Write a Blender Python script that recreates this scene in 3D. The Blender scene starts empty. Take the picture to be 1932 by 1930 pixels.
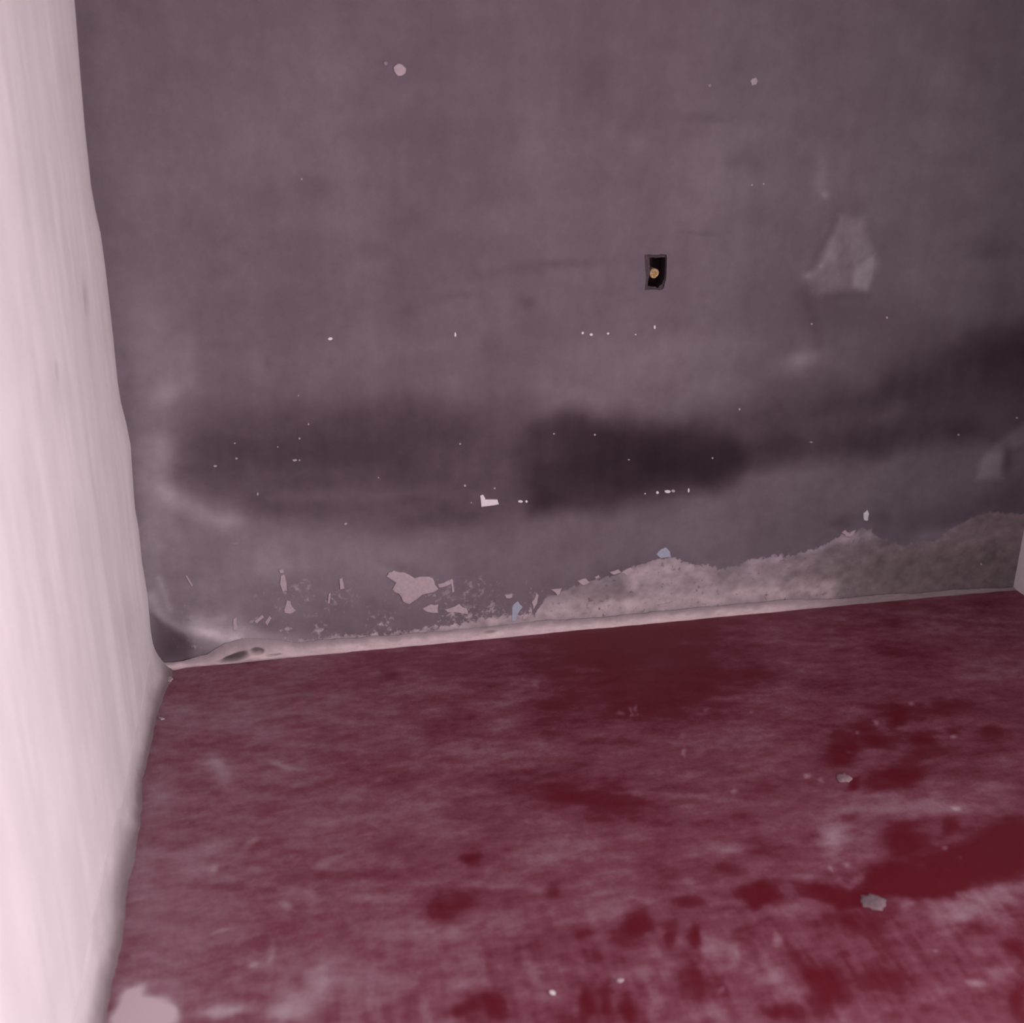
import bpy, math
import numpy as np
from mathutils import Matrix, Vector

# ------------------------------------------------------------------ camera
F_PX, PITCH, YAW, ROLL = 2053.9, 0.370542, 0.206327, 0.004466
CAM = np.array([0.4168, -2.7943, 1.5])
ROOM_W, ROOM_D, ROOM_H = 2.66, 4.6, 2.75
def cam_axes():
    cy, sy, cp, sp = math.cos(YAW), math.sin(YAW), math.cos(PITCH), math.sin(PITCH)
    f = np.array([sy*cp, cy*cp, -sp]); r = np.array([cy, -sy, 0.0]); u = np.cross(r, f)
    cr, sr = math.cos(ROLL), math.sin(ROLL)
    return f, r*cr+u*sr, -r*sr+u*cr
FW, RT, UP = cam_axes()
SC = bpy.context.scene
cd = bpy.data.cameras.new('camera'); cam = bpy.data.objects.new('camera', cd); SC.collection.objects.link(cam)
cam.matrix_world = Matrix(((RT[0], UP[0], -FW[0], CAM[0]), (RT[1], UP[1], -FW[1], CAM[1]), (RT[2], UP[2], -FW[2], CAM[2]), (0, 0, 0, 1)))
cd.sensor_width = 36.0; cd.sensor_fit = 'HORIZONTAL'; cd.lens = 36.0*F_PX/1932.0
cd.clip_start = 0.02
cd.dof.use_dof = True; cd.dof.focus_distance = 3.0; cd.dof.aperture_fstop = 2.2
SC.camera = cam

# ------------------------------------------------------------------ light
SC.view_settings.view_transform = 'Standard'; SC.view_settings.look = 'None'
SC.view_settings.gamma = 1.0; SC.view_settings.use_curve_mapping = False
SC.view_settings.exposure = 0.0
w = bpy.data.worlds.new('sky'); SC.world = w; w.use_nodes = True
w.node_tree.nodes['Background'].inputs[0].default_value = (0.95, 0.86, 0.92, 1)
w.node_tree.nodes['Background'].inputs[1].default_value = 1.0
# daylight through the doorway in the right wall, behind the photographer
DOOR_Y0, DOOR_Y1, DOOR_Z1 = -3.45, -2.55, 1.55
def area(name, loc, size, target, power, col):
    l = bpy.data.lights.new(name, 'AREA'); l.shape = 'RECTANGLE'; l.size, l.size_y = size
    l.energy = power; l.color = col
    o = bpy.data.objects.new(name, l); SC.collection.objects.link(o); o.location = loc
    o.rotation_euler = (Vector(target)-Vector(loc)).to_track_quat('-Z', 'Y').to_euler()
    return o
area('daylight_doorway', (ROOM_W+0.02, (DOOR_Y0+DOOR_Y1)/2, 0.78), (0.86, 1.45), (0, (DOOR_Y0+DOOR_Y1)/2, 0.78), 92, (1.0, 0.85, 0.915))

# ------------------------------------------------------------------ survey helpers: photo measurement -> point on a surface
def ray(px, py):
    return FW + RT*((px-966.0)/F_PX) - UP*((py-965.0)/F_PX)
def proj(P):
    d = np.asarray(P, float)-CAM; z = d@FW
    return np.array([966+F_PX*(d@RT)/z, 965-F_PX*(d@UP)/z])
def on_back(px, py, y=0.0):
    d = ray(px, py); t = (y-CAM[1])/d[1]; p = CAM+d*t; return p[0], p[2]
def on_floor(px, py, z=0.0):
    d = ray(px, py); t = (z-CAM[2])/d[2]; p = CAM+d*t; return p[0], p[1]
def on_left(px, py, x=0.0):
    d = ray(px, py); t = (x-CAM[0])/d[0]; p = CAM+d*t; return p[1], p[2]
EMB = {'back': lambda u, v: (u, 0, v), 'floor': lambda u, v: (u, v, 0), 'left': lambda u, v: (0, u, v)}
ON = {'back': on_back, 'floor': on_floor, 'left': on_left}

# ------------------------------------------------------------------ numpy noise and painting in surface metres
def vnoise(x, y, seed):
    rs = np.random.RandomState(seed); L = rs.rand(256, 256)
    xi = np.floor(x).astype(int); yi = np.floor(y).astype(int); fx = x-xi; fy = y-yi
    fx = fx*fx*fx*(fx*(fx*6-15)+10); fy = fy*fy*fy*(fy*(fy*6-15)+10)
    a = L[yi % 256, xi % 256]; b = L[yi % 256, (xi+1) % 256]; c = L[(yi+1) % 256, xi % 256]; d = L[(yi+1) % 256, (xi+1) % 256]
    return (a*(1-fx)+b*fx)*(1-fy)+(c*(1-fx)+d*fx)*fy
def fbm(x, y, sx, sy, seed, oct=4, gain=0.5, rot=0.0):
    c, s = math.cos(rot), math.sin(rot); x, y = x*c+y*s, -x*s+y*c
    o = np.zeros_like(x); a = 1.0; t = 0.0
    for i in range(oct):
        o += a*(vnoise(x/sx*2**i+17.3*i, y/sy*2**i+5.1*i, seed+i)-0.5); t += a; a *= gain
    return o/t*2          # about -1..1
def sstep(a, b, x):
    t = np.clip((x-a)/(b-a), 0, 1); return t*t*(3-2*t)

class Paint:
    """paints soft stains, and shade as colour, on a surface; stains are measured in the photo and kept in metres on the surface"""
    def __init__(s, surf, U, V, warp=0.006, wscale=0.05):
        s.surf, s.U, s.V = surf, U, V
        s.Uw = U+warp*fbm(U, V, wscale, wscale, 71, 4); s.Vw = V+warp*fbm(U, V, wscale, wscale, 91, 4)
    def blob(s, cx, cy, rx, ry, ang=0.0, k=1.0):
        u0, v0 = ON[s.surf](cx, cy); e = 1e-3
        p0 = proj(EMB[s.surf](u0, v0)); ju = (proj(EMB[s.surf](u0+e, v0))-p0)/e; jv = (proj(EMB[s.surf](u0, v0+e))-p0)/e
        c, sn = math.cos(math.radians(ang)), math.sin(math.radians(ang))
        m = np.array([[c/rx, sn/rx], [-sn/ry, c/ry]]) @ np.array([[ju[0], jv[0]], [ju[1], jv[1]]])
        du, dv = s.Uw-u0, s.Vw-v0
        q = (m[0, 0]*du+m[0, 1]*dv)**2+(m[1, 0]*du+m[1, 1]*dv)**2
        return np.exp(-np.minimum(q, 40)**k)
    def poly(s, pts, soft):
        P = np.array([ON[s.surf](*p) for p in pts]); 
        c = np.mean(pts, 0); a = np.array(ON[s.surf](*c)); b = np.array(ON[s.surf](c[0]+10, c[1])); sc = np.hypot(*(b-a))/10
        m = 2*soft*sc; out = np.zeros_like(s.Uw)
        sel = (s.Uw > P[:, 0].min()-m) & (s.Uw < P[:, 0].max()+m) & (s.Vw > P[:, 1].min()-m) & (s.Vw < P[:, 1].max()+m)
        x, y = s.Uw[sel], s.Vw[sel]; d = np.full(x.shape, 1e9); ins = np.zeros(x.shape, bool)
        for i in range(len(P)):
            ax, ay = P[i-1]; bx, by = P[i]; ex, ey = bx-ax, by-ay
            t = np.clip(((x-ax)*ex+(y-ay)*ey)/(ex*ex+ey*ey+1e-12), 0, 1)
            d = np.minimum(d, np.hypot(x-ax-t*ex, y-ay-t*ey))
            cond = ((ay > y) != (by > y)) & (x < (bx-ax)*(y-ay)/(by-ay+1e-12)+ax)
            ins ^= cond
        sd = np.where(ins, d, -d); out[sel] = sstep(-soft*sc, soft*sc, sd)
        return out
    def line(s, pts, r, k=1.0):
        P = np.array([ON[s.surf](*p) for p in pts])
        c = np.mean(pts, 0); a = np.array(ON[s.surf](*c)); b = np.array(ON[s.surf](c[0]+10, c[1])); sc = np.hypot(*(b-a))/10
        d = np.full(s.Uw.shape, 1e9)
        for i in range(1, len(P)):
            ax, ay = P[i-1]; bx, by = P[i]; ex, ey = bx-ax, by-ay
            t = np.clip(((s.Uw-ax)*ex+(s.Vw-ay)*ey)/(ex*ex+ey*ey+1e-12), 0, 1)
            d = np.minimum(d, np.hypot(s.Uw-ax-t*ex, s.Vw-ay-t*ey))
        return np.exp(-np.minimum((d/(r*sc))**2, 40)**k)

# ------------------------------------------------------------------ mesh helpers
def link(name, me, mats, parent=None):
    o = bpy.data.objects.new(name, me); SC.collection.objects.link(o)
    for m in (mats if isinstance(mats, (list, tuple)) else [mats]): me.materials.append(m)
    if parent is not None: o.parent = parent
    return o
def grid_mesh(name, P, attrs, keep=None, flip=False):
    """P: (n,m,3) points"""
    n, m = P.shape[:2]; idx = np.arange(n*m).reshape(n, m)
    q = np.stack([idx[:-1, :-1], idx[:-1, 1:], idx[1:, 1:], idx[1:, :-1]], -1)
    if flip: q = q[..., ::-1]
    q = q.reshape(-1, 4)
    if keep is not None: q = q[keep.reshape(-1)]
    me = bpy.data.meshes.new(name); me.vertices.add(n*m); me.vertices.foreach_set('co', P.reshape(-1).astype(np.float32))
    me.loops.add(q.size); me.loops.foreach_set('vertex_index', q.reshape(-1).astype(np.int32))
    me.polygons.add(len(q)); me.polygons.foreach_set('loop_start', np.arange(0, q.size, 4, dtype=np.int32))
    me.update(calc_edges=True); me.polygons.foreach_set('use_smooth', np.ones(len(q), bool))
    for k, a in attrs.items():
        if a.ndim == 3:
            at = me.attributes.new(k, 'FLOAT_COLOR', 'POINT'); c = np.ones((n*m, 4), np.float32); c[:, :3] = a.reshape(-1, 3)
            at.data.foreach_set('color', c.reshape(-1))
        else:
            at = me.attributes.new(k, 'FLOAT', 'POINT'); at.data.foreach_set('value', a.reshape(-1).astype(np.float32))
    me.validate(); me.update()
    return me
def box_mesh(name, x0, x1, y0, y1, z0, z1):
    v = [(x, y, z) for x in (x0, x1) for y in (y0, y1) for z in (z0, z1)]
    f = [(0, 1, 3, 2), (4, 6, 7, 5), (0, 4, 5, 1), (2, 3, 7, 6), (0, 2, 6, 4), (1, 5, 7, 3)]
    me = bpy.data.meshes.new(name); me.from_pydata(v, [], f); me.update(); return me
def axis(*segs):
    """segments (start, end, step) joined into one coordinate list"""
    out = [segs[0][0]]
    for a, b, st in segs:
        n = max(1, int(round((b-a)/st))); out += list(np.linspace(a, b, n+1)[1:])
    return np.array(out)

# ------------------------------------------------------------------ materials
class NT:
    def __init__(s, name):
        s.m = bpy.data.materials.new(name); s.m.use_nodes = True; s.t = s.m.node_tree; s.b = s.t.nodes['Principled BSDF']
    def n(s, kind, **kw):
        nd = s.t.nodes.new(kind)
        for k, v in kw.items():
            if k.startswith('i_'): nd.inputs[k[2:].replace('_', ' ')].default_value = v
            else: setattr(nd, k, v)
        return nd
    def l(s, a, b): s.t.links.new(a, b)
    def attr(s, name): return s.n('ShaderNodeAttribute', attribute_name=name)
    def math(s, op, a, b=None, clamp=False):
        nd = s.n('ShaderNodeMath', operation=op, use_clamp=clamp)
        for i, x in enumerate((a, b)):
            if x is None: continue
            if isinstance(x, (int, float)): nd.inputs[i].default_value = x
            else: s.l(x, nd.inputs[i])
        return nd.outputs[0]
    def noise(s, scale, detail=4, rough=0.6, stretch=None):
        tc = s.n('ShaderNodeTexCoord'); nd = s.n('ShaderNodeTexNoise'); nd.inputs['Scale'].default_value = scale
        nd.inputs['Detail'].default_value = detail; nd.inputs['Roughness'].default_value = rough
        if stretch:
            mp = s.n('ShaderNodeMapping'); mp.inputs['Scale'].default_value = stretch; s.l(tc.outputs['Object'], mp.inputs[0]); s.l(mp.outputs[0], nd.inputs['Vector'])
        else: s.l(tc.outputs['Object'], nd.inputs['Vector'])
        return nd.outputs['Fac']
    def rng(s, x, a, b, c, d, smooth=False):
        nd = s.n('ShaderNodeMapRange'); nd.interpolation_type = 'SMOOTHSTEP' if smooth else 'LINEAR'
        s.l(x, nd.inputs[0])
        for i, v in enumerate((a, b, c, d)): nd.inputs[1+i].default_value = v
        return nd.outputs[0]
    def mix(s, f, a, b, mode='MIX'):
        nd = s.n('ShaderNodeMix', data_type='RGBA', blend_type=mode)
        for sock, x in ((nd.inputs['Factor'], f), (nd.inputs[6], a), (nd.inputs[7], b)):
            if isinstance(x, (int, float)): sock.default_value = x
            elif isinstance(x, tuple): sock.default_value = (*x, 1)
            else: s.l(x, sock)
        return nd.outputs[2]
    def bump(s, h, strength, dist):
        nd = s.n('ShaderNodeBump'); nd.inputs['Strength'].default_value = strength; nd.inputs['Distance'].default_value = dist
        s.l(h, nd.inputs['Height']); s.l(nd.outputs[0], s.b.inputs['Normal'])
def surf_mat(name, rough=0.85, grain=0.10, gscale=220, peel_col=None, pscale=55, pk=0.55, pedge=0.05, bump=0.25, spec=0.25):
    t = NT(name); col = t.attr('paint').outputs['Color']
    g1 = t.noise(gscale, 3, 0.7); g2 = t.noise(gscale*0.12, 5, 0.6)
    g = t.math('ADD', t.rng(g1, 0.2, 0.8, 1-grain, 1+grain), t.rng(g2, 0.25, 0.75, -grain*0.8, grain*0.8))
    col = t.mix(1.0, col, g, 'MULTIPLY')
    if peel_col is not None:
        n = t.noise(pscale, 6, 0.62); pl = t.attr('peel').outputs['Fac']
        f = t.math('ADD', pl, t.math('MULTIPLY', t.math('SUBTRACT', n, 0.5), pk*2))
        mk = t.rng(f, 0.5-pedge, 0.5+pedge, 0, 1, True)
        pc = t.mix(1.0, t.attr('under').outputs['Color'], t.rng(g2, 0.25, 0.75, 0.86, 1.14), 'MULTIPLY')
        col = t.mix(mk, col, pc)
        h = t.math('SUBTRACT', t.math('MULTIPLY', g2, 0.8), t.math('MULTIPLY', mk, 0.6))
    else: h = g2
    t.l(col, t.b.inputs['Base Color']); t.b.inputs['Roughness'].default_value = rough
    t.b.inputs['Specular IOR Level'].default_value = spec
    t.bump(h, bump, 0.004)
    return t.m
def flat_mat(name, col, rough=0.8, var=0.15, scale=120, bump=0.2, spec=0.25):
    t = NT(name); n = t.noise(scale, 4, 0.6)
    c = t.mix(1.0, tuple(col), t.rng(n, 0.25, 0.75, 1-var, 1+var), 'MULTIPLY')
    t.l(c, t.b.inputs['Base Color']); t.b.inputs['Roughness'].default_value = rough; t.b.inputs['Specular IOR Level'].default_value = spec
    t.bump(n, bump, 0.002)
    return t.m
M_BACK = surf_mat('grey_distemper', 0.8, 0.07, 330, peel_col=1, pscale=62, pk=0.75, pedge=0.13)
M_LEFT = surf_mat('pale_limewash', 0.85, 0.02, 90)
M_FILLET = surf_mat('lime_mortar', 0.9, 0.07, 200, bump=0.5)
M_CHIP = flat_mat('pale_undercoat', (0.45, 0.385, 0.41), 0.8, 0.12)
M_WHITE = flat_mat('white_filler', (0.80, 0.78, 0.80), 0.7, 0.05)
M_BLUE = flat_mat('pale_blue_undercoat', (0.36, 0.42, 0.50), 0.8, 0.1)
M_CREAM = flat_mat('plain_limewash', (0.74, 0.72, 0.72), 0.9, 0.05, 30)
M_DARK = flat_mat('dark_cavity', (0.025, 0.016, 0.020), 0.95, 0.2)
M_CHISEL = flat_mat('chiselled_mortar', (0.085, 0.068, 0.075), 0.95, 0.4, 260, 0.6)
def struct(o, parent=None):
    if parent is None: o['kind'] = 'structure'
    return o

# ================================================================== BACK WALL
HX0, HZ1 = on_back(1214, 478); HX1, HZ0 = on_back(1262, 549)      # rectangle left open for the recess
xs = axis((-0.04, HX0, 0.0036), (HX0, HX1, 0.0036), (HX1, ROOM_W+0.04, 0.0036))
zs = axis((-0.03, HZ0, 0.0036), (HZ0, HZ1, 0.0036), (HZ1, 1.80, 0.0036), (1.80, ROOM_H, 0.08))
U, V = np.meshgrid(xs, zs)
pb = Paint('back', U, V)
pw = Paint('back', U, V, 0.034, 0.16)                             # stronger wander for the big soft stains
pm = Paint('back', U, V, 0.014, 0.07)
mott = 1+.35*fbm(U, V, 0.16, 0.10, 29, 5)+.12*fbm(U, V, 0.03, 0.25, 31, 3)
tone = 0.10*fbm(U, V, 0.45, 0.45, 3, 4) + 0.11*fbm(U, V, 0.08, 0.8, 11, 3) + 0.13*fbm(U, V, 0.12, 0.07, 23, 5) + 0.06*fbm(U, V, 0.025, 0.04, 25, 4)
B = [ # cx, cy, rx, ry, angle, strength
 (560,850,170,60,0,-.22),(720,860,130,70,0,-.25),(1230,860,150,60,0,-.35),(680,935,190,13,-1,.22),(880,975,60,18,0,-.25),
 (1850,690,130,60,-15,-.55),(1700,720,120,50,-15,-.25),(1620,590,90,50,0,-.22),(1560,600,60,60,30,-.12),(1750,620,60,40,0,-.1),
 (1800,560,70,50,0,.12),(1870,470,60,16,0,-.25),(1505,683,42,18,-22,.42),(1550,335,12,45,0,.25),(1558,369,7,7,0,.35),
 (1333,218,42,9,0,-.2),(1390,300,30,14,-45,-.18),(1425,310,16,22,0,-.15),(1210,268,30,24,0,.15),(1170,290,16,20,0,-.1),(1185,240,14,30,20,-.12),
 (980,508,95,13,-4,-.16),(1090,495,40,10,0,-.13),(1210,490,90,9,0,-.07),(705,470,40,14,0,-.12),(770,583,17,15,0,-.2),(850,560,45,10,-8,-.14),
 (990,567,15,15,0,-.22),(1150,535,12,34,0,-.15),(605,348,32,18,0,-.14),(1320,441,52,4,0,-.15),(1050,500,20,8,0,-.1),(930,650,20,40,0,-.12),
 (1410,575,40,45,20,-.1),(1350,350,60,120,10,.08),(1000,330,40,200,0,.08),(900,300,30,120,0,-.06),(640,300,30,150,0,.05),(480,640,120,60,0,.08),
 (352,690,34,50,10,.26),(345,650,26,26,0,.10),(318,742,45,22,-22,.30),(262,630,46,60,0,.26),(300,840,32,40,0,.42),(308,915,28,44,0,.40),(365,958,64,20,25,.32),(300,800,62,240,0,.30),(290,1020,50,140,0,.22),(480,1070,300,100,0,.34),(420,1150,160,60,0,.10),(800,1090,200,50,0,.08),(1000,1100,120,40,0,.05),(1590,988,26,10,0,-.35),(1662,984,16,14,0,-.35),(1620,975,30,8,0,-.2),(1590,770,160,40,-8,-.15),(1560,720,60,30,0,-.1),(760,1070,26,10,15,-.2),(1900,640,70,60,0,-.15),  # dark blobs along the peel's upper edge are shadow painted into the tone
 (440,972,46,28,10,.40),(330,972,40,13,20,-.12),(240,700,14,80,0,-.12),(268,880,14,90,0,.05),
 (1680,785,44,14,-22,.22),(1800,800,70,20,-10,.05),(1800,968,130,28,-14,-.32),(1905,935,60,40,0,-.25),(1765,1006,46,11,-18,.35),(1610,700,60,30,0,.1),
 (1150,700,120,40,-6,.12),(1240,660,200,30,-4,.10),(700,650,260,40,0,.08),(1100,760,60,40,0,.10),(930,740,60,60,0,-.05),
 (600,1040,260,45,0,.10),(1000,1035,200,40,0,.05),(1430,1000,200,50,-10,-.06),(1300,1010,30,40,0,.08),(1200,1080,120,20,-10,-.12),
 (790,985,60,12,0,-.15),(490,955,30,25,0,-.2),(950,1090,160,25,0,-.05),(860,1060,14,30,0,-.1),(505,683,8,12,0,-.2),
 (1490,900,60,20,0,.08),(1500,905,10,20,0,-.15),(1420,900,24,16,0,.15),(1900,560,50,60,0,-.15),(1905,760,60,40,0,-.1),
 (1100,130,250,120,0,-.05),(1800,150,250,200,0,-.04),(300,250,120,200,0,.02)]
for cx, cy, rx, ry, a, s_ in B: tone += s_*(pm.blob(cx, cy, rx, ry, a)*mott if rx*ry > 120 else pb.blob(cx, cy, rx, ry, a))
tone += -.10*sstep(1.35, 1.75, V)-.30*pm.blob(1260, 880, 110, 42, -3)-.12*pm.poly([(1440,700),(1700,600),(1960,560),(1960,800),(1700,840),(1440,860)], 50)  # height term darkens the upper wall in paint, as light falloff
tone += -.45*mott*pw.poly([(300,800),(400,765),(600,760),(800,740),(1000,770),(1200,795),(1450,755),(1650,720),(1800,660),(2000,600),(2000,800),(1880,826),(1700,848),(1560,868),(1450,882),(1385,905),(1350,930),(1100,957),(950,975),(800,988),(620,992),(480,985),(430,935),(330,905),(310,850)], 42)
tone += -.92*mott*pw.poly([(1000,810),(1100,785),(1300,795),(1380,830),(1400,870),(1370,915),(1330,930),(1100,955),(1000,966),(985,880)], 34)
tone += -.42*mott*pw.poly([(1370,840),(1560,810),(1800,790),(1880,826),(1700,848),(1560,868),(1450,882),(1385,905)], 26)
tone += .32*(1+.9*fbm(U, V, .035, .05, 63, 4))*pm.poly([(1579,405),(1636,409),(1633,447),(1652,479),(1655,498),(1647,529),(1638,548),(1621,548),(1608,543),(1568,545),(1532,552),(1515,520),(1540,504),(1562,467),(1576,439)], 11)
tone += .32*pb.poly([(1616,500),(1639,487),(1650,480),(1649,501),(1644,532),(1635,549),(1621,548),(1609,543),(1610,517)], 5)
tone += .14*pb.blob(1571, 489, 20, 16)+.2*pb.blob(1524, 519, 9, 6)+.3*pb.blob(1549, 500, 4, 3)-.16*pb.line([(1585,400),(1530,505)], 8)
tone += -.2*pb.line([(1512,550),(1530,590),(1545,650)], 13)-.12*pb.line([(1560,560),(1640,560)], 8)
tone += .45*pb.poly([(1842,905),(1850,870),(1880,835),(1940,790),(1960,830),(1900,850),(1888,880),(1892,905)], 9)-.5*pb.blob(1900, 868, 9, 26)
# fresh blotchy area under the band, blotches about a hand wide
tone += .10*fbm(U, V, 0.05, 0.03, 37, 4)*np.clip(1-np.abs(V-0.45)/0.5, 0, 1)
# corner at the floor: hollow's shade painted dark, ridge painted pale
tone += -.40*pb.poly([(286,1165),(320,1190),(345,1205),(365,1225),(350,1250),(300,1250)], 14)+.5*pb.line([(285,1125),(300,1160),(340,1185),(400,1195),(450,1205)], 14)
tone += .28*(1+.8*fbm(U, V, .04, .03, 69, 4))*pm.poly([(325,1150),(430,1150),(520,1192),(640,1200),(600,1228),(420,1230),(375,1205)], 22)-.25*pb.blob(322, 1222, 24, 20)
tone += .30*pb.line([(300,1090),(318,1150)], 7)+.35*pb.poly([(350,1165),(420,1160),(480,1190),(560,1205),(560,1225),(360,1235)], 18)
base = np.array([0.168, 0.139, 0.161])
col = base[None, None, :]*np.exp(tone)[..., None]
# the deep stains are slightly redder, the right side slightly greyer
dk = np.clip(-tone, 0, 2)[..., None]; col = col*(1+dk*np.array([0.04, -0.12, -0.04]))
lt = np.clip(tone, 0, .8)[..., None]; col = col*(1+lt*np.array([-.04, .12, .0]))
gr = sstep(0.9, 2.6, U)[..., None]; col = col*(1+gr*np.array([-0.11, 0.00, 0.02]))
# peeled base zone
peel = np.full(U.shape, -0.6)
zone = pm.poly([(1000,1165),(1030,1120),(1090,1100),(1150,1082),(1185,1068),(1230,1052),(1275,1050),(1335,1062),(1365,1072),(1415,1052),(1500,1040),(1545,1024),(1580,1013),(1600,1000),(1635,992),(1660,1006),(1700,1025),(1760,1015),(1800,985),(1840,968),(1960,960),(1960,1150),(1300,1190),(1000,1210)], 11)
peel = np.maximum(peel, -0.6+1.34*zone*(1+.10*fbm(U, V, .05, .03, 61, 4)))
low = pb.poly([(400,1225),(440,1195),(520,1205),(640,1192),(760,1185),(870,1165),(960,1150),(1020,1150),(1100,1150),(1100,1210),(400,1270)], 30)
peel = np.maximum(peel, -0.6+1.5*low)
speck = pb.poly([(290,1100),(420,1080),(640,1070),(900,1065),(1040,1090),(1100,1160),(1000,1200),(300,1250)], 30)
peel = np.maximum(peel, -0.6+speck*(.86+.34*fbm(U, V, .05, .08, 67, 4)))
for cx, cy, rx, ry, a, s_ in [(450,1025,30,3,-4,.95),(430,1045,12,5,-10,.8),(350,1085,3,12,-25,.8),(400,1125,25,6,0,.7),(500,1110,14,8,0,.8),(690,1085,30,5,0,.85),(660,1110,14,20,0,.85),
    (645,1095,5,20,0,.9),(850,1100,14,10,-20,1.0),(848,1120,4,16,0,.9),(640,1130,7,12,0,.9),(480,1170,16,5,-30,1.0),(450,1178,8,5,-30,1.0),(540,1188,30,4,-8,.9),(600,1190,20,4,-8,.9),
    (860,1135,28,5,0,.75),(870,1160,60,10,0,.85),(930,1170,60,8,0,.8),(960,1125,12,7,0,1.0),(1010,1125,10,14,0,1.0),(1000,1150,7,16,15,.9),(1105,1098,10,6,0,1.1),(1130,1090,8,5,0,1.1)]:
    peel = np.maximum(peel, -0.6+1.25*s_*pb.blob(cx, cy, rx, ry, a, 2))
# undercoat colour showing where it peeled
und = np.zeros(U.shape+(3,))+np.array([0.285, 0.255, 0.272])
def tint(m, c):
    global und
    und = und*(1-m[..., None])+np.array(c)*m[..., None]
tint(sstep(1.75, 2.2, U), (0.200, 0.178, 0.185))
tint(pb.poly([(1180,1075),(1260,1050),(1330,1062),(1350,1100),(1290,1120),(1180,1110)], 14)*.8, (0.42, 0.37, 0.39))
tint(pb.line([(1415,1060),(1500,1048),(1545,1032),(1580,1020),(1640,1010)], 9)*.9, (0.36, 0.32, 0.36))
tint(pb.poly([(1380,1075),(1460,1060),(1540,1050),(1540,1070),(1450,1085),(1380,1100)], 8)*.5, (0.36, 0.31, 0.33))
tint(pb.poly([(1490,1085),(1700,1040),(1900,1030),(1900,1095),(1560,1120)], 18)*.5, (0.15, 0.135, 0.13))
tint(pb.line([(1560,1100),(1568,1130)], 8)*.6, (0.30, 0.26, 0.27))
tint(pb.poly([(840,1130),(1000,1120),(1180,1110),(1180,1160),(840,1180)], 12)*.4, (0.24, 0.20, 0.21))
tint(pb.blob(1110, 1135, 30, 14, -20)*.7, (0.17, 0.15, 0.145)); tint(pb.blob(1240, 1110, 24, 14, 0)*.5, (0.20, 0.18, 0.18))
tint(pb.line([(280,1262),(400,1225),(640,1190),(900,1165),(1200,1140),(1400,1120),(1560,1112)], 22)*.8, (0.50, 0.44, 0.45))
und = und*(1+.34*fbm(U, V, 0.035, 0.025, 57, 5)+.16*fbm(U, V, .12, .06, 59, 3))[..., None]
# relief: trowel waves, thickness of paint left above the peel, hollow near the corner
rel = 0.0022*fbm(U, V, 0.30, 0.22, 5, 4)+0.0008*fbm(U, V, 0.05, 0.05, 8, 3)
rel = rel-0.0015*zone-0.008*pb.poly([(286,1165),(320,1190),(345,1205),(365,1225),(350,1250),(300,1250)], 14)
edge = np.minimum.reduce([U-HX0, HX1-U, V-HZ0, HZ1-V]); flat = sstep(0.0, 0.03, -edge); rel = rel*flat
Y = -rel
P = np.stack([U, Y, V], -1)
uc, vc = (xs[:-1]+xs[1:])/2, (zs[:-1]+zs[1:])/2; UC, VC = np.meshgrid(uc, vc)
keep = ~((UC > HX0) & (UC < HX1) & (VC > HZ0) & (VC < HZ1))
wall_back = struct(link('wall_back', grid_mesh('wall_back', P, {'paint': col, 'peel': peel, 'under': und}, keep), M_BACK))

# ---- the chiselled recess with the round plug
def bpt(px, py, y=0.0):
    x, z = on_back(px, py, 0.0); return (x, y, z)
def ring(pts, y): return [(x, y, z) for x, z in pts]
rec = bpy.data.objects.new('wall_recess', None); SC.collection.objects.link(rec)
rx, rz = on_back(1238, 514); rec.location = (rx, 0, rz); rec.empty_display_size = 0.05
rec['label'] = 'small dark rectangular hole chiselled into the grey wall, ragged rim, round yellow plug inside'; rec['category'] = 'wall hole'
def local(pts): return [(x-rx, y, z-rz) for x, y, z in pts]
inner = [(1226.5,487),(1232,486.2),(1240,487),(1249,485.8),(1257,486),(1256.6,500),(1256,514),(1255,526),(1252.5,531),(1250.5,537),(1246,540),(1242.5,544.5),(1238,541.5),(1231,541.8),(1223.5,540),(1223.8,532),(1226,522),(1227.3,511),(1227,498)]
outer = [(1216,480.5),(1226,480),(1240,481),(1248,479.2),(1257.5,480.6),(1258.3,488),(1257.9,500),(1257.6,514),(1256.8,527),(1254.5,534),(1253,542),(1250,546),(1243.5,547.6),(1236,546),(1226,546.5),(1212+4,547),(1217.5,536),(1219,522),(1217,505)]
NI = len(inner)
I = [on_back(*p) for p in inner]; O = [on_back(*p) for p in outer]
# rectangular frame points matched by angle
cxr, czr = (HX0+HX1)/2, (HZ0+HZ1)/2
def on_rect(x, z):
    dx, dz = x-cxr, z-czr; k = min((HX1-HX0)/2/abs(dx) if dx else 9e9, (HZ1-HZ0)/2/abs(dz) if dz else 9e9); return (cxr+dx*k, czr+dz*k)
RP = [on_rect(*p) for p in O]
corners = [(HX0, HZ1), (HX1, HZ1), (HX1, HZ0), (HX0, HZ0)]
for c in corners:                                            # snap nearest ring point to each rectangle corner
    j = min(range(NI), key=lambda i: (RP[i][0]-c[0])**2+(RP[i][1]-c[1])**2); RP[j] = c
def loft(name, rings, mats, mi, parent, cap=None):
    v = []; f = []; mm = []
    for r in rings: v += local(r)
    for k in range(len(rings)-1):
        for i in range(NI):
            j = (i+1) % NI; f.append((k*NI+i, k*NI+j, (k+1)*NI+j, (k+1)*NI+i)); mm.append(mi[k])
    if cap is not None: f.append(tuple(range((len(rings)-1)*NI, len(rings)*NI))); mm.append(cap)
    me = bpy.data.meshes.new(name); me.from_pydata(v, [], f); me.update()
    o = link(name, me, mats, parent)
    me.polygons.foreach_set('material_index', mm); return o
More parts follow.
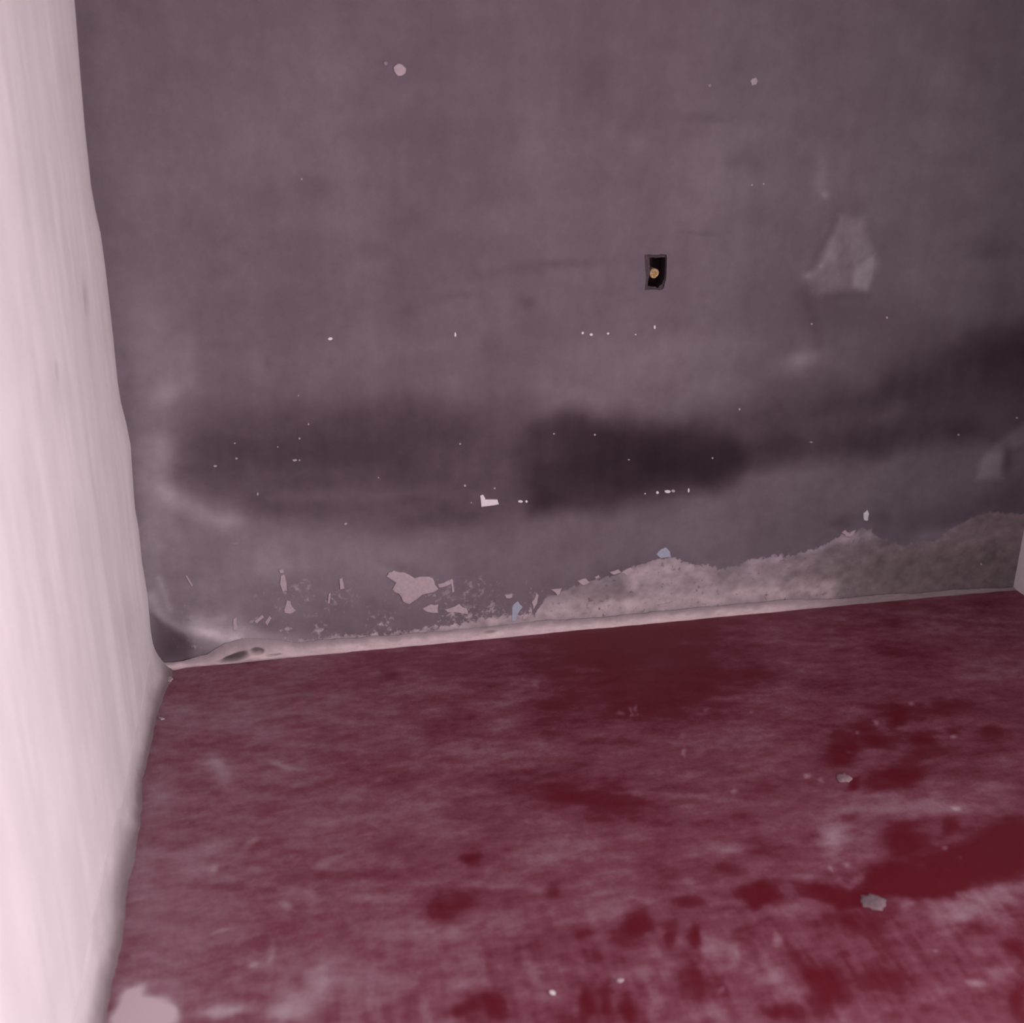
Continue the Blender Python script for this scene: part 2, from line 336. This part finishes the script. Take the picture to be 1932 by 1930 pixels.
mid = [((a[0]*.45+b[0]*.55), (a[1]*.45+b[1]*.55)) for a, b in zip(O, I)]
M_RIM_SURF = flat_mat('grey_plaster_around_hole', (0.160, 0.137, 0.156), 0.85, 0.08, 200)
XP = [(cxr+(x-cxr)*1.12, czr+(z-czr)*1.07) for x, z in RP]
loft('chipped_rim', [ring(XP, 0.0030), ring(RP, 0.0002), ring(O, 0.0), ring(O, 0.0035), ring(mid, 0.0065), ring(I, 0.0060)], [M_RIM_SURF, M_CHISEL], [0, 0, 1, 1, 1], rec)
loft('cavity', [ring(I, 0.0060), ring(I, 0.055)], [M_DARK], [0], rec, cap=0)
px_, pz_ = on_back(1236.8, 516.8); pr = 0.0132
v = []; f = []; rs = np.random.RandomState(4); NS = 28
for k, (rr, yy) in enumerate([(1, .054), (1, .014), (.97, .0105), (.86, .0090)]):
    for i in range(NS):
        a = 2*math.pi*i/NS; q = pr*rr*(1+.05*math.sin(3*a+1)+.03*rs.randn()*(k > 1)); v.append((px_-rx+q*math.cos(a), yy, pz_-rz+q*math.sin(a)*1.0))
for k in range(3):
    for i in range(NS): j = (i+1) % NS; f.append((k*NS+i, k*NS+j, (k+1)*NS+j, (k+1)*NS+i))
ncap = len(v)
for i in range(NS): a = 2*math.pi*i/NS; v.append((px_-rx+pr*.45*math.cos(a), .0090+.0012*rs.randn(), pz_-rz+pr*.45*math.sin(a)))
v.append((px_-rx, .0090, pz_-rz))
for i in range(NS): j = (i+1) % NS; f.append((3*NS+i, 3*NS+j, ncap+j, ncap+i)); f.append((ncap+i, ncap+j, len(v)-1))
me = bpy.data.meshes.new('round_plug'); me.from_pydata(v, [], f); me.update()
tp = NT('ochre_plug'); n_ = tp.noise(230, 3, 0.6)
c_ = tp.mix(tp.rng(n_, 0.38, 0.62, 0, 1), (0.30, 0.20, 0.08), (0.62, 0.47, 0.24)); tp.l(c_, tp.b.inputs['Base Color']); tp.b.inputs['Roughness'].default_value = 0.8; tp.bump(n_, .5, .002)
pl = link('round_plug', me, tp.m, rec); pl['label'] = 'round mottled yellow plug'

# ---- chips, flakes and filler spots on the wall
def ragged(pts, n, amp, rs):
    P = [np.array(p, float) for p in pts]
    for _ in range(n):
        Q = []
        for i in range(len(P)):
            a, b = P[i], P[(i+1) % len(P)]; d = b-a; L = np.hypot(*d); nrm = np.array([-d[1], d[0]])
            Q += [a, (a+b)/2+nrm*rs.uniform(-amp, amp)]
        P = Q
    return P
def chip(name, pts, surf, th, mat, parent, rag=1, amp=0.14, seed=0, label=None, curl=0.0, base=0.0):
    rs = np.random.RandomState(seed); R = ragged(pts, rag, amp, rs) if rag else [np.array(p, float) for p in pts]
    W = np.array([ON[surf](*p) for p in R]); c = W.mean(0); n = len(W)
    v = []
    for s_, h in ((1.0, -0.004 if surf == 'back' else 0.0), (1.0, th*.6), (0.90, th)):
        for p in W:
            q = c+(p-c)*s_; hh = h+(curl*((p-c)@np.array([.8, .6])) if h > 0 else 0)+base
            v.append({'back': (q[0], -hh, q[1]), 'floor': (q[0], q[1], hh), 'left': (hh, q[0], q[1])}[surf])
    f = [(k*n+i, k*n+(i+1) % n, (k+1)*n+(i+1) % n, (k+1)*n+i) for k in range(2) for i in range(n)]
    f.append(tuple(range(2*n, 3*n)))
    o0 = np.array({'back': (c[0], 0, c[1]), 'floor': (c[0], c[1], 0), 'left': (0, c[0], c[1])}[surf])
    if parent is not None: o0 = np.zeros(3)
    me = bpy.data.meshes.new(name); me.from_pydata([tuple(np.array(p)-o0) for p in v], [], f); me.update()
    o = link(name, me, mat, parent); o.location = tuple(o0)
    if label: o['label'] = label
    return o
chip('plaster_patch', [(729,1087),(743,1076),(756,1080),(765,1081),(782,1091),(800,1088),(816,1090),(821,1104),(827,1111),(818,1117),(796,1122),(783,1132),(773,1139),(760,1134),(753,1120),(740,1112),(747,1099)], 'back', .0028, M_CHIP, wall_back, 1, .10, 1, 'large ragged pale bare patch')
chip('paint_chip', [(742,127),(750,120),(759,122),(766,129),(765,138),(758,143),(750,143),(744,135)], 'back', .003, M_CHIP, wall_back, 1, .08, 2)
chip('paint_chip', [(723,118),(728,115),(732,119),(730,124),(725,123)], 'back', .0022, flat_mat('dull_undercoat', (.27, .23, .25)), wall_back, 0)
chip('paint_chip', [(1415,153),(1419,148),(1426,146),(1429,154),(1426,160),(1418,162)], 'back', .0025, flat_mat('grey_undercoat', (.38, .35, .37)), wall_back, 1, .1, 3)
chip('paint_chip', [(1335,160),(1340,158),(1342,163),(1337,165)], 'back', .0022, flat_mat('faint_undercoat', (.30, .27, .29)), wall_back, 0)
chip('paint_scrap', [(906,935),(911,933),(914,938),(915,942),(938,942),(941,951),(932,953),(908,956)], 'back', .003, M_WHITE, wall_back, 0, label='white L-shaped scrap')
chip('paint_chip', [(1238,1046),(1247,1036),(1255,1032),(1264,1041),(1266,1050),(1246,1053)], 'back', .0028, M_BLUE, wall_back, 1, .08, 5, 'pale blue chip')
chip('paint_chip', [(1629,968),(1636,962),(1639,970),(1637,982),(1630,981)], 'back', .0028, flat_mat('bright_blue_undercoat', (.62, .68, .72)), wall_back, 1, .08, 6, 'pale blue chip')
chip('paint_chip', [(966,1145),(977,1134),(986,1145),(980,1152),(972,1172),(965,1172)], 'back', .0026, M_BLUE, wall_back, 1, .12, 7, 'pale blue chip')
LOWCHIPS = [
 [(536,1150),(541,1132),(548,1134),(552,1146),(558,1151),(546,1158),(537,1156)],
 [(530,1086),(537,1084),(541,1114),(533,1116)], [(526,1075),(534,1074),(536,1080),(528,1081)],
 [(797,1148),(812,1140),(827,1140),(826,1156),(806,1154)], [(832,1148),(850,1147),(866,1139),(880,1148),(883,1158),(868,1156),(845,1155)],
 [(826,1102),(846,1094),(852,1100),(840,1106),(828,1108)], [(848,1094),(854,1092),(857,1116),(853,1118)],
 [(1040,1112),(1060,1110),(1056,1120),(1052,1124)], [(952,1122),(966,1120),(966,1127),(955,1128)], [(1003,1136),(1012,1118),(1015,1124),(1006,1150)],
 [(1150,1079),(1166,1074),(1172,1080),(1158,1084)], [(1172,1080),(1190,1070),(1196,1076),(1182,1086)], [(1122,1088),(1130,1084),(1130,1089),(1124,1091)], [(1090,1096),(1105,1091),(1112,1099),(1100,1104)],
 [(1588,1005),(1595,1000),(1602,1006),(1615,1000),(1608,1010),(1596,1012)], [(1240,1141),(1262,1137),(1270,1133),(1266,1142),(1244,1145)],
 [(988,1160),(996,1156),(992,1168),(986,1168)], [(640,1092),(646,1090),(650,1110),(642,1112)], [(480,1172),(494,1160),(498,1164),(484,1176)], [(500,1174),(508,1162),(512,1166),(504,1180)],
 [(440,1168),(446,1164),(448,1190),(440,1188)], [(350,1086),(352.5,1085),(364,1104),(361.5,1106)], [(620,1120),(624,1118),(622,1138),(618,1138)], [(733,1080),(744,1080),(742,1086),(732,1087)]]
for i, p in enumerate(LOWCHIPS): chip('paint_chip', p, 'back', .0022, M_CHIP, wall_back, 1 if i not in (20, 21, 22, 18, 19, 17) else 0, .12, 20+i)
SPOTS = [(623,639,10,6),(859,631,4,10),(1099,628,5,6),(1115,631,7,6),(1147,629,5,5),(1199,631,3,3),(1235,617,4,8),(982,946,10,5),(993,946,5,5),(1240,929,6,6),(1259,927,12,7),(1270,926,8,6),(1299,925,4,9),(1217,931,3,3),
 (406,879,7,4),(446,865,5,4),(556,868,9,5),(565,868,4,3),(486,932,4,7),(652,988,6,4),(877,916,5,5),(933,921,4,4),(889,948,3,3),(868,837,4,4),(582,800,4,4),(565,827,4,4),(563,746,3,3),(569,338,4,4),(443,836,4,3),
 (524,843,3,3),(714,901,3,3),(1045,818,4,4),(1122,820,4,4),(1186,867,5,3),(1395,772,4,5),(1531,611,4,4),(1673,599,4,5),(1418,349,4,5),(1440,347,4,4),(1530,834,6,3),(1918,788,5,4),(1808,820,4,4),(1344,864,4,4),(1851,1064,4,4)]
for i, (cx, cy, w_, h_) in enumerate(SPOTS):
    rs = np.random.RandomState(300+i); pts = [(cx+w_/2*math.cos(a)*rs.uniform(.8, 1.1), cy+h_/2*math.sin(a)*rs.uniform(.8, 1.1)) for a in np.linspace(0, 2*math.pi, 8)[:-1]]
    chip('filler_spot', pts, 'back', .0022, M_WHITE if i < 14 and i != 11 else M_CHIP, wall_back, 0)

# ================================================================== LEFT WALL
EDGE = [(140,0),(152,150),(160,240),(172,350),(180,395),(190,440),(198,500),(205,560),(214,640),(222,720),(228,760),(238,800),(246,840),(250,900),(252,925),(255,960),(262,1000),(268,1060),(278,1120),(284,1190),(290,1230),(297,1262)]
ez, ex = [], []
for p in EDGE: x, z = on_back(*p); ez.append(z); ex.append(x)
ez = np.array(ez[::-1]); ex = np.array(ex[::-1])
ys = axis((-ROOM_D, -1.8, 0.1), (-1.8, 0.02, 0.006)); zl = axis((-0.03, 1.8, 0.006), (1.8, ROOM_H, 0.08))
U, V = np.meshgrid(ys, zl); plf = Paint('left', U, V, 0.004)
wob = np.interp(V, ez, ex)*np.exp(np.minimum(U, 0)/0.12)
rel = 0.004*fbm(U, V, 0.25, 0.6, 41, 4)*(1-np.exp(U/0.2))+0.0012*fbm(U, V, 0.05, 0.3, 44, 3)
P = np.stack([wob+rel, U, V], -1)
tone = 0.07*fbm(U, V, 0.10, 0.9, 47, 4)+0.08*fbm(U, V, 0.12, 0.22, 53, 4)+.05*fbm(U, V, 0.04, .3, 57, 3)-.10*np.exp(U/.10)  # undulation shading as streaks and shade at the corner, painted into the tone
for cx, cy, rx_, ry_, a, s_ in [(165,560,3,34,-5,-.45),(111,700,3,14,-5,-.35),(110,745,40,60,0,-.06),(210,1150,30,200,0,-.04),(240,1180,14,60,0,-.1),(200,600,25,80,0,-.05),(40,750,20,90,10,.05),(250,1100,12,60,0,.06)]:
    tone += s_*plf.blob(cx, cy, rx_, ry_, a)
P[..., 0] -= 0.006*plf.blob(163, 560, 3, 34, -5)+0.004*plf.blob(111, 700, 3, 14, -5)
col = np.array([0.83, 0.825, 0.82])*np.exp(tone)[..., None]
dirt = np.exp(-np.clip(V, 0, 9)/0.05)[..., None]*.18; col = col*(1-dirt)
wall_left = struct(link('wall_left', grid_mesh('wall_left', P, {'paint': col}, flip=True), M_LEFT))

# ================================================================== FLOOR
xf = axis((-0.04, ROOM_W+0.04, 0.0045)); yf = axis((-ROOM_D-0.04, -1.75, 0.1), (-1.75, 0.03, 0.0045))
U, V = np.meshgrid(xf, yf); pf = Paint('floor', U, V, 0.013, 0.045)
d = 0.250+0.06*fbm(U, V, 0.35, 0.35, 101, 4)+0.095*fbm(U, V, 0.06, 0.045, 107, 5, .6)+0.08*fbm(U, V, 0.16, 0.03, 111, 4, rot=-0.30)+.05*fbm(U, V, .09, .02, 115, 4, rot=.25)
near = sstep(-1.0, -1.35, V); d += 0.11*near*fbm(U, V, 0.018, 0.09, 113, 4)
d += 0.11*(1-sstep(0.1, 0.9, U))-0.05*sstep(1.2, 2.2, U)
FB = [ # deep red places
 (1160,1230,190,60,-5,-.09),(1250,1310,130,60,0,-.10),(1250,1180,160,25,-5,-.10),(1050,1340,60,40,0,-.08),(930,1190,120,14,-6,-.08),
 (1120,1500,130,40,8,-.10),(1000,1480,100,20,8,-.06),(890,1620,22,16,-20,-.16),(860,1700,46,30,-15,-.12),(830,1720,30,20,0,-.08),(1045,1680,14,20,30,-.12),
 (1205,1745,26,30,0,-.22),(1170,1770,20,20,0,-.12),(1260,1760,14,30,0,-.15),(1100,1765,30,10,-25,-.1),(1110,1890,16,34,10,-.2),(1145,1880,14,40,10,-.15),(1180,1900,20,30,0,-.18),
 (900,1880,34,22,0,-.14),(860,1905,20,16,0,-.12),(940,1900,20,20,0,-.12),(740,1470,70,14,-5,-.05),(690,1650,120,12,0,-.07),(960,1690,60,14,0,-.04),
 (1720,1340,110,16,0,-.10),(1850,1330,80,20,0,-.06),(1700,1230,60,20,10,-.08),(1560,1290,60,20,0,-.08),(1440,1270,50,14,0,-.07),(1590,1410,30,34,20,-.2),(1660,1400,40,14,8,-.2),(1740,1392,28,12,0,-.2),
 (1690,1360,18,20,0,-.15),(1630,1370,24,12,0,-.12),(1875,1380,22,14,0,-.16),(1800,1375,14,8,0,-.12),(1690,1465,60,26,-12,-.18),(1610,1480,18,8,-45,-.15),(1750,1420,40,10,0,-.1),
 (1800,1640,110,34,-12,-.30),(1900,1590,60,40,-15,-.28),(1760,1670,60,14,0,-.15),(1660,1650,60,30,-10,-.20),(1590,1690,60,16,10,-.24),(1430,1690,45,24,5,-.22),(1700,1580,40,28,15,-.16),(1790,1560,14,20,30,-.14),
 (1550,1860,34,50,-15,-.2),(1480,1910,40,16,0,-.16),(1310,1760,16,22,10,-.2),(1300,1700,30,12,0,-.14),(1400,1760,20,12,0,-.1),(1650,1850,60,30,0,-.08),(1620,1740,70,20,0,-.12),(1840,1750,40,20,-20,-.12),
 (1920,1780,30,40,0,-.12),(1925,1880,20,40,0,-.15),(1690,1920,20,14,0,-.1),(1310,1860,50,50,0,-.12),(1430,1600,40,20,0,-.1),(1380,1640,30,10,0,-.1),(1400,1540,24,12,0,-.08),(1600,1540,24,10,0,-.1),
 (830,1370,40,12,0,-.07),(735,1275,20,10,0,-.08),(890,1350,16,8,0,-.08),(820,1390,22,20,30,-.08),(760,1320,14,12,0,-.05),(1350,1250,120,40,0,-.05),(390,1480,50,10,-5,-.06),(500,1520,80,16,-5,-.04),
 # dusty, scuffed places
 (640,1330,60,24,0,.05),(900,1420,90,14,0,.08),(1030,1420,40,14,-20,.09),(940,1360,30,16,0,.07),(990,1300,40,24,-40,.09),(1010,1290,8,8,0,.12),(1200,1338,4,10,20,.3),(1188,1342,4,9,20,.3),(1168,1345,8,6,20,.2),
 (1000,1400,30,10,0,.07),(1080,1610,110,30,5,.08),(1000,1640,120,14,-3,.06),(1120,1600,60,20,0,.06),(1190,1500,60,5,10,.1),(1260,1498,60,6,4,.10),(1340,1410,120,5,5,.06),
 (1580,1570,26,24,0,.22),(1560,1590,30,40,0,.10),(1572,1600,16,14,0,.12),(1620,1520,100,24,-5,.12),(1750,1520,70,20,0,.14),(1800,1525,60,14,0,.10),(1880,1500,50,30,0,.10),(1750,1500,140,24,-4,.08),
 (1400,1600,50,12,0,.12),(1370,1603,40,6,0,.10),(1350,1790,34,24,0,.14),(1385,1800,10,24,0,.10),(1330,1800,8,24,0,.10),(1465,1770,10,14,0,.18),(1460,1848,28,14,0,.16),(1395,1800,5,20,0,.15),
 (1850,1700,80,34,-15,.13),(1900,1680,50,16,-20,.10),(1700,1640,40,10,0,.08),(1750,1640,26,10,15,.18),(1710,1710,12,14,20,.16),(1800,1720,60,30,0,.08),(1890,1830,50,14,-40,.16),(1840,1855,14,9,0,.30),
 (1610,1660,20,8,-35,.2),(1530,1660,12,12,0,.12),(1480,1720,60,14,5,.08),(1640,1560,50,60,0,.06),(1860,1200,90,24,10,.06),(1750,1180,60,20,20,.06),(1850,1270,100,40,0,.05),(1800,1310,20,8,0,.08),
 (1600,1340,24,10,0,.07),(1560,1210,100,16,0,.04),(1320,1400,24,8,0,.06),(1310,1420,20,10,0,.08),(1290,1390,10,8,0,.1),
 (420,1460,20,30,-25,.20),(400,1440,28,8,0,.12),(540,1445,36,6,14,.22),(400,1600,60,10,-15,.14),(470,1590,20,6,-35,.16),(404,1640,9,10,0,.22),(370,1640,40,16,0,.10),(540,1705,12,8,0,.22),(595,1700,20,20,0,.12),(620,1625,30,8,-20,.14),
 (470,1350,90,10,-5,.06),(500,1390,30,16,0,.06),(410,1758,20,4,-10,.16),(255,1700,20,5,-10,.16),(270,1800,26,6,0,.16),(475,1818,14,5,-15,.3),(505,1800,6,14,0,.16),(500,1820,30,10,0,.08),
 (560,1890,50,30,0,.30),(530,1905,24,24,0,.12),(600,1850,20,24,0,.22),(620,1820,30,30,0,.12),(700,1880,60,30,0,.09),(660,1840,40,40,0,.08),(800,1890,10,24,0,.10),(420,1905,50,12,-5,.28),(400,1915,20,10,0,.12),
 (250,1885,26,22,0,.40),(290,1910,40,24,0,.55),(240,1920,30,20,0,.3),(760,1780,100,40,0,.06),(860,1760,16,14,0,.12),(730,1700,40,20,0,.08),(950,1740,50,24,0,.06),(640,1550,60,12,-6,.08),(700,1500,100,20,0,.05),
 (1716,1328,5,4,0,.3),(1653,1362,4,4,0,.3),(1797,1388,6,4,0,.35),(1600,1420,6,4,0,.2),(1525,1465,6,5,0,.3),(1547,1470,5,5,0,.25),(1804,1525,6,5,0,.35),(1780,1600,6,5,0,.3),(1815,1618,5,4,0,.3),(1356,1866,6,5,0,.25),(1565,1640,5,5,0,.25),(1597,1632,6,5,0,.25),(1620,1380,4,4,0,.25),(1700,1375,16,4,5,.15),(1760,1390,24,5,5,.15),(1335,1340,5,4,0,.12),(1420,1345,5,4,0,.12),(1290,1420,4,10,0,.2),(1380,1495,6,4,0,.2),(1770,1800,5,4,0,.2),(1040,1870,60,30,0,.05),(1130,1740,30,20,0,.05),(1220,1700,60,10,0,.04),(1200,1840,30,34,0,.10),(1240,1900,14,34,0,.12),(320,1350,60,30,0,.08),(300,1500,30,60,0,.08),(260,1640,30,60,0,.08),(350,1700,100,100,0,.05)]
for cx, cy, rx_, ry_, a, s_ in FB: d += (1.4 if s_ < 0 else 1.0)*s_*pf.blob(cx, cy, rx_, ry_, a, 1.3)
d += -.06*(1+.8*fbm(U, V, .12, .05, 133, 4))*pf.poly([(1010,1250),(1060,1190),(1300,1180),(1440,1190),(1420,1300),(1300,1350),(1180,1370),(1010,1380),(990,1300)], 34)
d += -.12*pf.poly([(1400,1700),(1440,1660),(1540,1665),(1600,1690),(1680,1630),(1720,1620),(1780,1650),(1850,1590),(1960,1550),(1960,1660),(1860,1680),(1790,1690),(1640,1700),(1590,1715),(1480,1680),(1420,1720)], 12)
d += .48*(1+.5*fbm(U, V, .03, .03, 131, 4))*pf.poly([(205,1940),(215,1900),(235,1868),(262,1866),(282,1885),(310,1888),(325,1905),(328,1950)], 16)
d = np.where(d < 0.02, 0.02*np.exp((d-0.02)/0.06), d)
rel = 0.0015*fbm(U, V, 0.3, 0.3, 121, 4)
P = np.stack([U, V, rel], -1)
tf = NT('worn_red_oxide_floor'); dd = tf.attr('dust').outputs['Fac']
h1 = tf.noise(38, 6, 0.62); h2 = tf.noise(150, 4, 0.6); h3 = tf.noise(26, 5, 0.6, (0.5, 1.8, 1))
h = tf.math('ADD', tf.math('MULTIPLY', tf.math('SUBTRACT', h1, .5), .27), tf.math('ADD', tf.math('MULTIPLY', tf.math('SUBTRACT', h2, .5), .15), tf.math('MULTIPLY', tf.math('SUBTRACT', h3, .5), .24)))
amt = tf.rng(dd, 0.0, 0.30, 0.35, 1.0)
d2 = tf.math('ADD', dd, tf.math('MULTIPLY', h, amt), clamp=True)
rp = tf.n('ShaderNodeValToRGB'); tf.l(d2, rp.inputs[0]); el = rp.color_ramp.elements
el[0].position = 0.0; el[0].color = (.125, .0095, .0175, 1); el[1].position = 1.0; el[1].color = (.62, .53, .56, 1)
for p_, c_ in ((.12, (.142, .024, .040)), (.27, (.215, .070, .102)), (.45, (.30, .165, .205)), (.65, (.40, .30, .33))):
    e_ = el.new(p_); e_.color = (*c_, 1)
cf = rp.outputs[0]
tf.l(cf, tf.b.inputs['Base Color'])
tf.b.inputs['Specular IOR Level'].default_value = 0.22
tf.l(tf.rng(d2, 0, .4, .42, .7), tf.b.inputs['Roughness']); tf.bump(h2, .15, .002)
floor = struct(link('floor', grid_mesh('floor', P, {'dust': d}), tf.m))

# ================================================================== MORTAR FILLETS AT THE FOOT OF THE WALLS
LOWE = [(290,1262),(330,1263),(360,1256),(420,1250),(500,1241),(640,1224),(760,1214),(900,1202),(1000,1193),(1140,1181),(1280,1169),(1400,1158),(1560,1142),(1700,1130),(1850,1119),(1915,1115)]
lw = np.array([on_floor(*p) for p in LOWE]); 
HI = [(290,1252),(350,1246),(390,1234),(425,1212),(470,1203),(560,1212),(640,1204),(760,1196),(900,1184),(1000,1172),(1140,1164),(1280,1150),(1400,1138),(1500,1130),(1560,1130),(1700,1120),(1850,1110),(1915,1108)]
hi = np.array([on_back(*p) for p in HI])
xq = axis((-0.01, ROOM_W+0.01, 0.004)); NP = 26; tq = np.linspace(0, 1, NP)
wd = np.maximum(-np.interp(xq, lw[:, 0], lw[:, 1]), 0.007)+0.0025*fbm(xq, xq*0, 0.05, 1, 201, 4); hh = np.maximum(np.interp(xq, hi[:, 0], hi[:, 1]), 0.006)+0.006*fbm(xq, xq*0+3, 0.05, 1, 205, 6, .7)
hh = np.maximum(hh, 0.006)
TQ, XQ = np.meshgrid(tq, xq, indexing='ij'); WQ, HQ = wd[None]+0*TQ, hh[None]+0*TQ
ang = TQ*math.pi/2                                            # t=0 on the floor, t=1 on the wall; concave cove
yy = -WQ*(1-np.sin(ang))**1.0; zz = HQ*(1-np.cos(ang))
nz = 0.0022*fbm(XQ, TQ*0.05, 0.03, 0.012, 211, 4)*np.sin(TQ*math.pi)
yy = yy-0.003+nz*-1; zz = zz+0.001*np.sin(TQ*math.pi)-0.004*(1-sstep(0, .08, TQ))
# two voids where the mortar has fallen out, near the left corner
X1, Z1 = on_back(440, 1226); X2, Z2 = on_back(482, 1219); X3, _ = on_back(515, 1226); X4, _ = on_back(925, 1184)
bump_out = 0.022*np.exp(-((XQ-X1-.03)/.10)**2)*np.sin(TQ*math.pi)
yy = yy-bump_out
def void(x0, t0, sx, st, k=0.0): return np.exp(-(((XQ-x0)/sx)**2+((TQ-t0-k*(XQ-x0))/st)**2)**2)
vd = np.clip(void(X1, .50, .038, .14, 2.6)+void(X2+.003, .66, .017, .09)+.5*void(X3, .45, .02, .05)+.6*void(X4, .7, .018, .12), 0, 1)
yy = np.where(vd > .02, np.minimum(yy+0.024*vd, -0.0045), yy)
t_ = 0.14*fbm(XQ, TQ*.05, 0.05, 0.03, 217, 4)+.08*fbm(XQ, TQ*.05, 0.012, 0.01, 219, 3)
c0 = np.array([0.60, 0.52, 0.52]); c1 = np.array([0.27, 0.235, 0.235])
right = sstep(1.75, 2.15, XQ)[..., None]; cc = c0*(1-right)+c1*right
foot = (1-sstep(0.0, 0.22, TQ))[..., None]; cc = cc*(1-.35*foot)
cc = cc*np.exp(t_)[..., None]*(1-.84*vd[..., None])
top = sstep(0.45+.25*fbm(XQ, TQ*.05, .03, .02, 251, 4), 1.0, TQ)[..., None]*(1-right)*.85; cc = cc*(1-top)+np.array([0.27, 0.235, 0.25])*top
base_b = struct(link('baseboard_back', grid_mesh('baseboard_back', np.stack([XQ, yy, zz], -1), {'paint': cc}), M_FILLET))

# left fillet: widens toward the camera
yl = axis((-ROOM_D, -1.9, .1), (-1.9, 0.0, 0.008)); TQ, YQ = np.meshgrid(tq, yl, indexing='ij')
RED = [(322,1283),(300,1335),(283,1410),(268,1470),(263,1540),(258,1600),(240,1660),(236,1720),(228,1790),(212,1850),(200,1930)]
rr = np.array([on_floor(*p) for p in RED]); o_ = np.argsort(rr[:, 1]); wl = np.interp(yl, rr[o_, 1], rr[o_, 0])
wl = wl+0.006*fbm(yl, yl*0, 0.07, 1, 231, 6, .7)
hl = 0.10+0.03*fbm(yl, yl*0+2, 0.3, 1, 235, 3)
WQ, HQ = wl[None]+0*TQ, hl[None]+0*TQ; ang = TQ*math.pi/2
xx = WQ*(1-np.sin(ang))+0.004-.014*sstep(.93, 1, TQ)-.003*TQ; zz = HQ*(1-np.cos(ang))+.0018*fbm(YQ, TQ*.1, .05, .02, 239, 4)*np.sin(TQ*math.pi)+.001*np.sin(TQ*math.pi)-0.004*(1-sstep(0, .08, TQ))
zc, xc = np.interp(zz, ez, ex), 0
xx = xx+zc*np.exp(np.minimum(YQ, 0)/.12)*TQ
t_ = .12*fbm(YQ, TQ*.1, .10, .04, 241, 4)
wgt = sstep(.12, .88, TQ+.12*fbm(YQ, TQ*.1, .12, .05, 245, 4))[..., None]  # cove's dirt and shading both painted: grey at the floor, pale above
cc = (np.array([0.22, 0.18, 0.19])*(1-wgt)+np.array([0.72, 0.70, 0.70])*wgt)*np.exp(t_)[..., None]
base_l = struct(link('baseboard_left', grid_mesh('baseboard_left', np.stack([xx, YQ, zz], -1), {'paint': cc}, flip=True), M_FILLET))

# ================================================================== REST OF THE ROOM
v = []; f = []
for y0, y1, z0 in ((DOOR_Y1, .06, -.03), (-ROOM_D-.04, DOOR_Y0, -.03), (DOOR_Y0, DOOR_Y1, DOOR_Z1)):     # wall round the doorway
    b = len(v); v += [(x, y, z) for x in (ROOM_W, ROOM_W+.12) for y in (y0, y1) for z in (z0, ROOM_H)]
    f += [tuple(b+k for k in q) for q in ((0, 1, 3, 2), (4, 6, 7, 5), (0, 4, 5, 1), (2, 3, 7, 6), (0, 2, 6, 4), (1, 5, 7, 3))]
me = bpy.data.meshes.new('wall_right'); me.from_pydata(v, [], f); me.update(); struct(link('wall_right', me, M_CREAM))
struct(link('wall_rear', box_mesh('wall_rear', -.05, ROOM_W+.12, -ROOM_D-.14, -ROOM_D, -.03, ROOM_H), M_CREAM))
struct(link('ceiling', box_mesh('ceiling', -.05, ROOM_W+.12, -ROOM_D-.14, .08, ROOM_H-.01, ROOM_H+.12), M_CREAM))

# ================================================================== SCRAPS ON THE FLOOR
FL = [([(1036,1873),(1041,1871),(1048,1875),(1047,1879),(1040,1878)], M_WHITE, 'tiny bright white paint flake on the red floor, nearest the bottom edge, centre'),
      ([(1163,1852),(1170,1849),(1177,1850),(1174,1854),(1166,1855)], M_CHIP, 'dull pale paint flake on the red floor, right of the bright white one'),
      ([(316,1281),(322,1278),(327,1282),(323,1287),(317,1287)], M_CHIP, 'pale crumb of plaster on the floor tucked into the left corner'),
      ([(298,1356),(306,1356),(311,1358),(304,1360)], M_CHIP, 'thin pale sliver of plaster at the foot of the white wall')]
for i, (p, m, lb) in enumerate(FL):
    o = chip('paint_flake', p, 'floor', .003, m, None, 1, .08, 500+i, lb, base=.0015); o['category'] = 'paint flake'; o['group'] = 'crumbs and flakes on the red floor'
def lump(name, cx, cy, rpx, h, col, label, seed):
    rs = np.random.RandomState(seed); c = np.array(on_floor(cx, cy)); e = np.array(on_floor(cx+rpx, cy)); r = np.hypot(*(e-c)); N = 18; v = []; f = []
    prof = [(1.0, -.001), (.93, .35), (.75, .75), (.45, .97)]
    sh = [1+.16*rs.randn()*.6 for _ in range(N)]
    for rr_, hz in prof:
        for i in range(N): a = 2*math.pi*i/N; v.append((r*rr_*sh[i]*math.cos(a), r*.95*rr_*sh[i]*math.sin(a), h*hz*(1+.1*rs.randn())))
    v.append((0, 0, h))
    for k in range(3):
        for i in range(N): j = (i+1) % N; f.append((k*N+i, k*N+j, (k+1)*N+j, (k+1)*N+i))
    for i in range(N): f.append((3*N+i, 3*N+(i+1) % N, 4*N))
    me = bpy.data.meshes.new(name); me.from_pydata(v, [], f); me.update(); me.polygons.foreach_set('use_smooth', np.ones(len(f), bool))
    o = link(name, me, flat_mat(name+'_dust', col, .9, .2, 90, .4)); o.location = (c[0], c[1], .0005); o['label'] = label; o['category'] = 'mortar lump'; o['group'] = 'flattened mortar dabs on the floor'
lump('mortar_dab', 1648, 1702, 24, .0035, (.20, .145, .16), 'larger flattened grey-pink mortar dab on the red floor, below the dark patches at right', 1)
lump('mortar_dab', 1592, 1468, 15, .004, (.27, .19, .21), 'smaller pale mortar dab on the red floor, farther from the camera among dark red spots', 2)
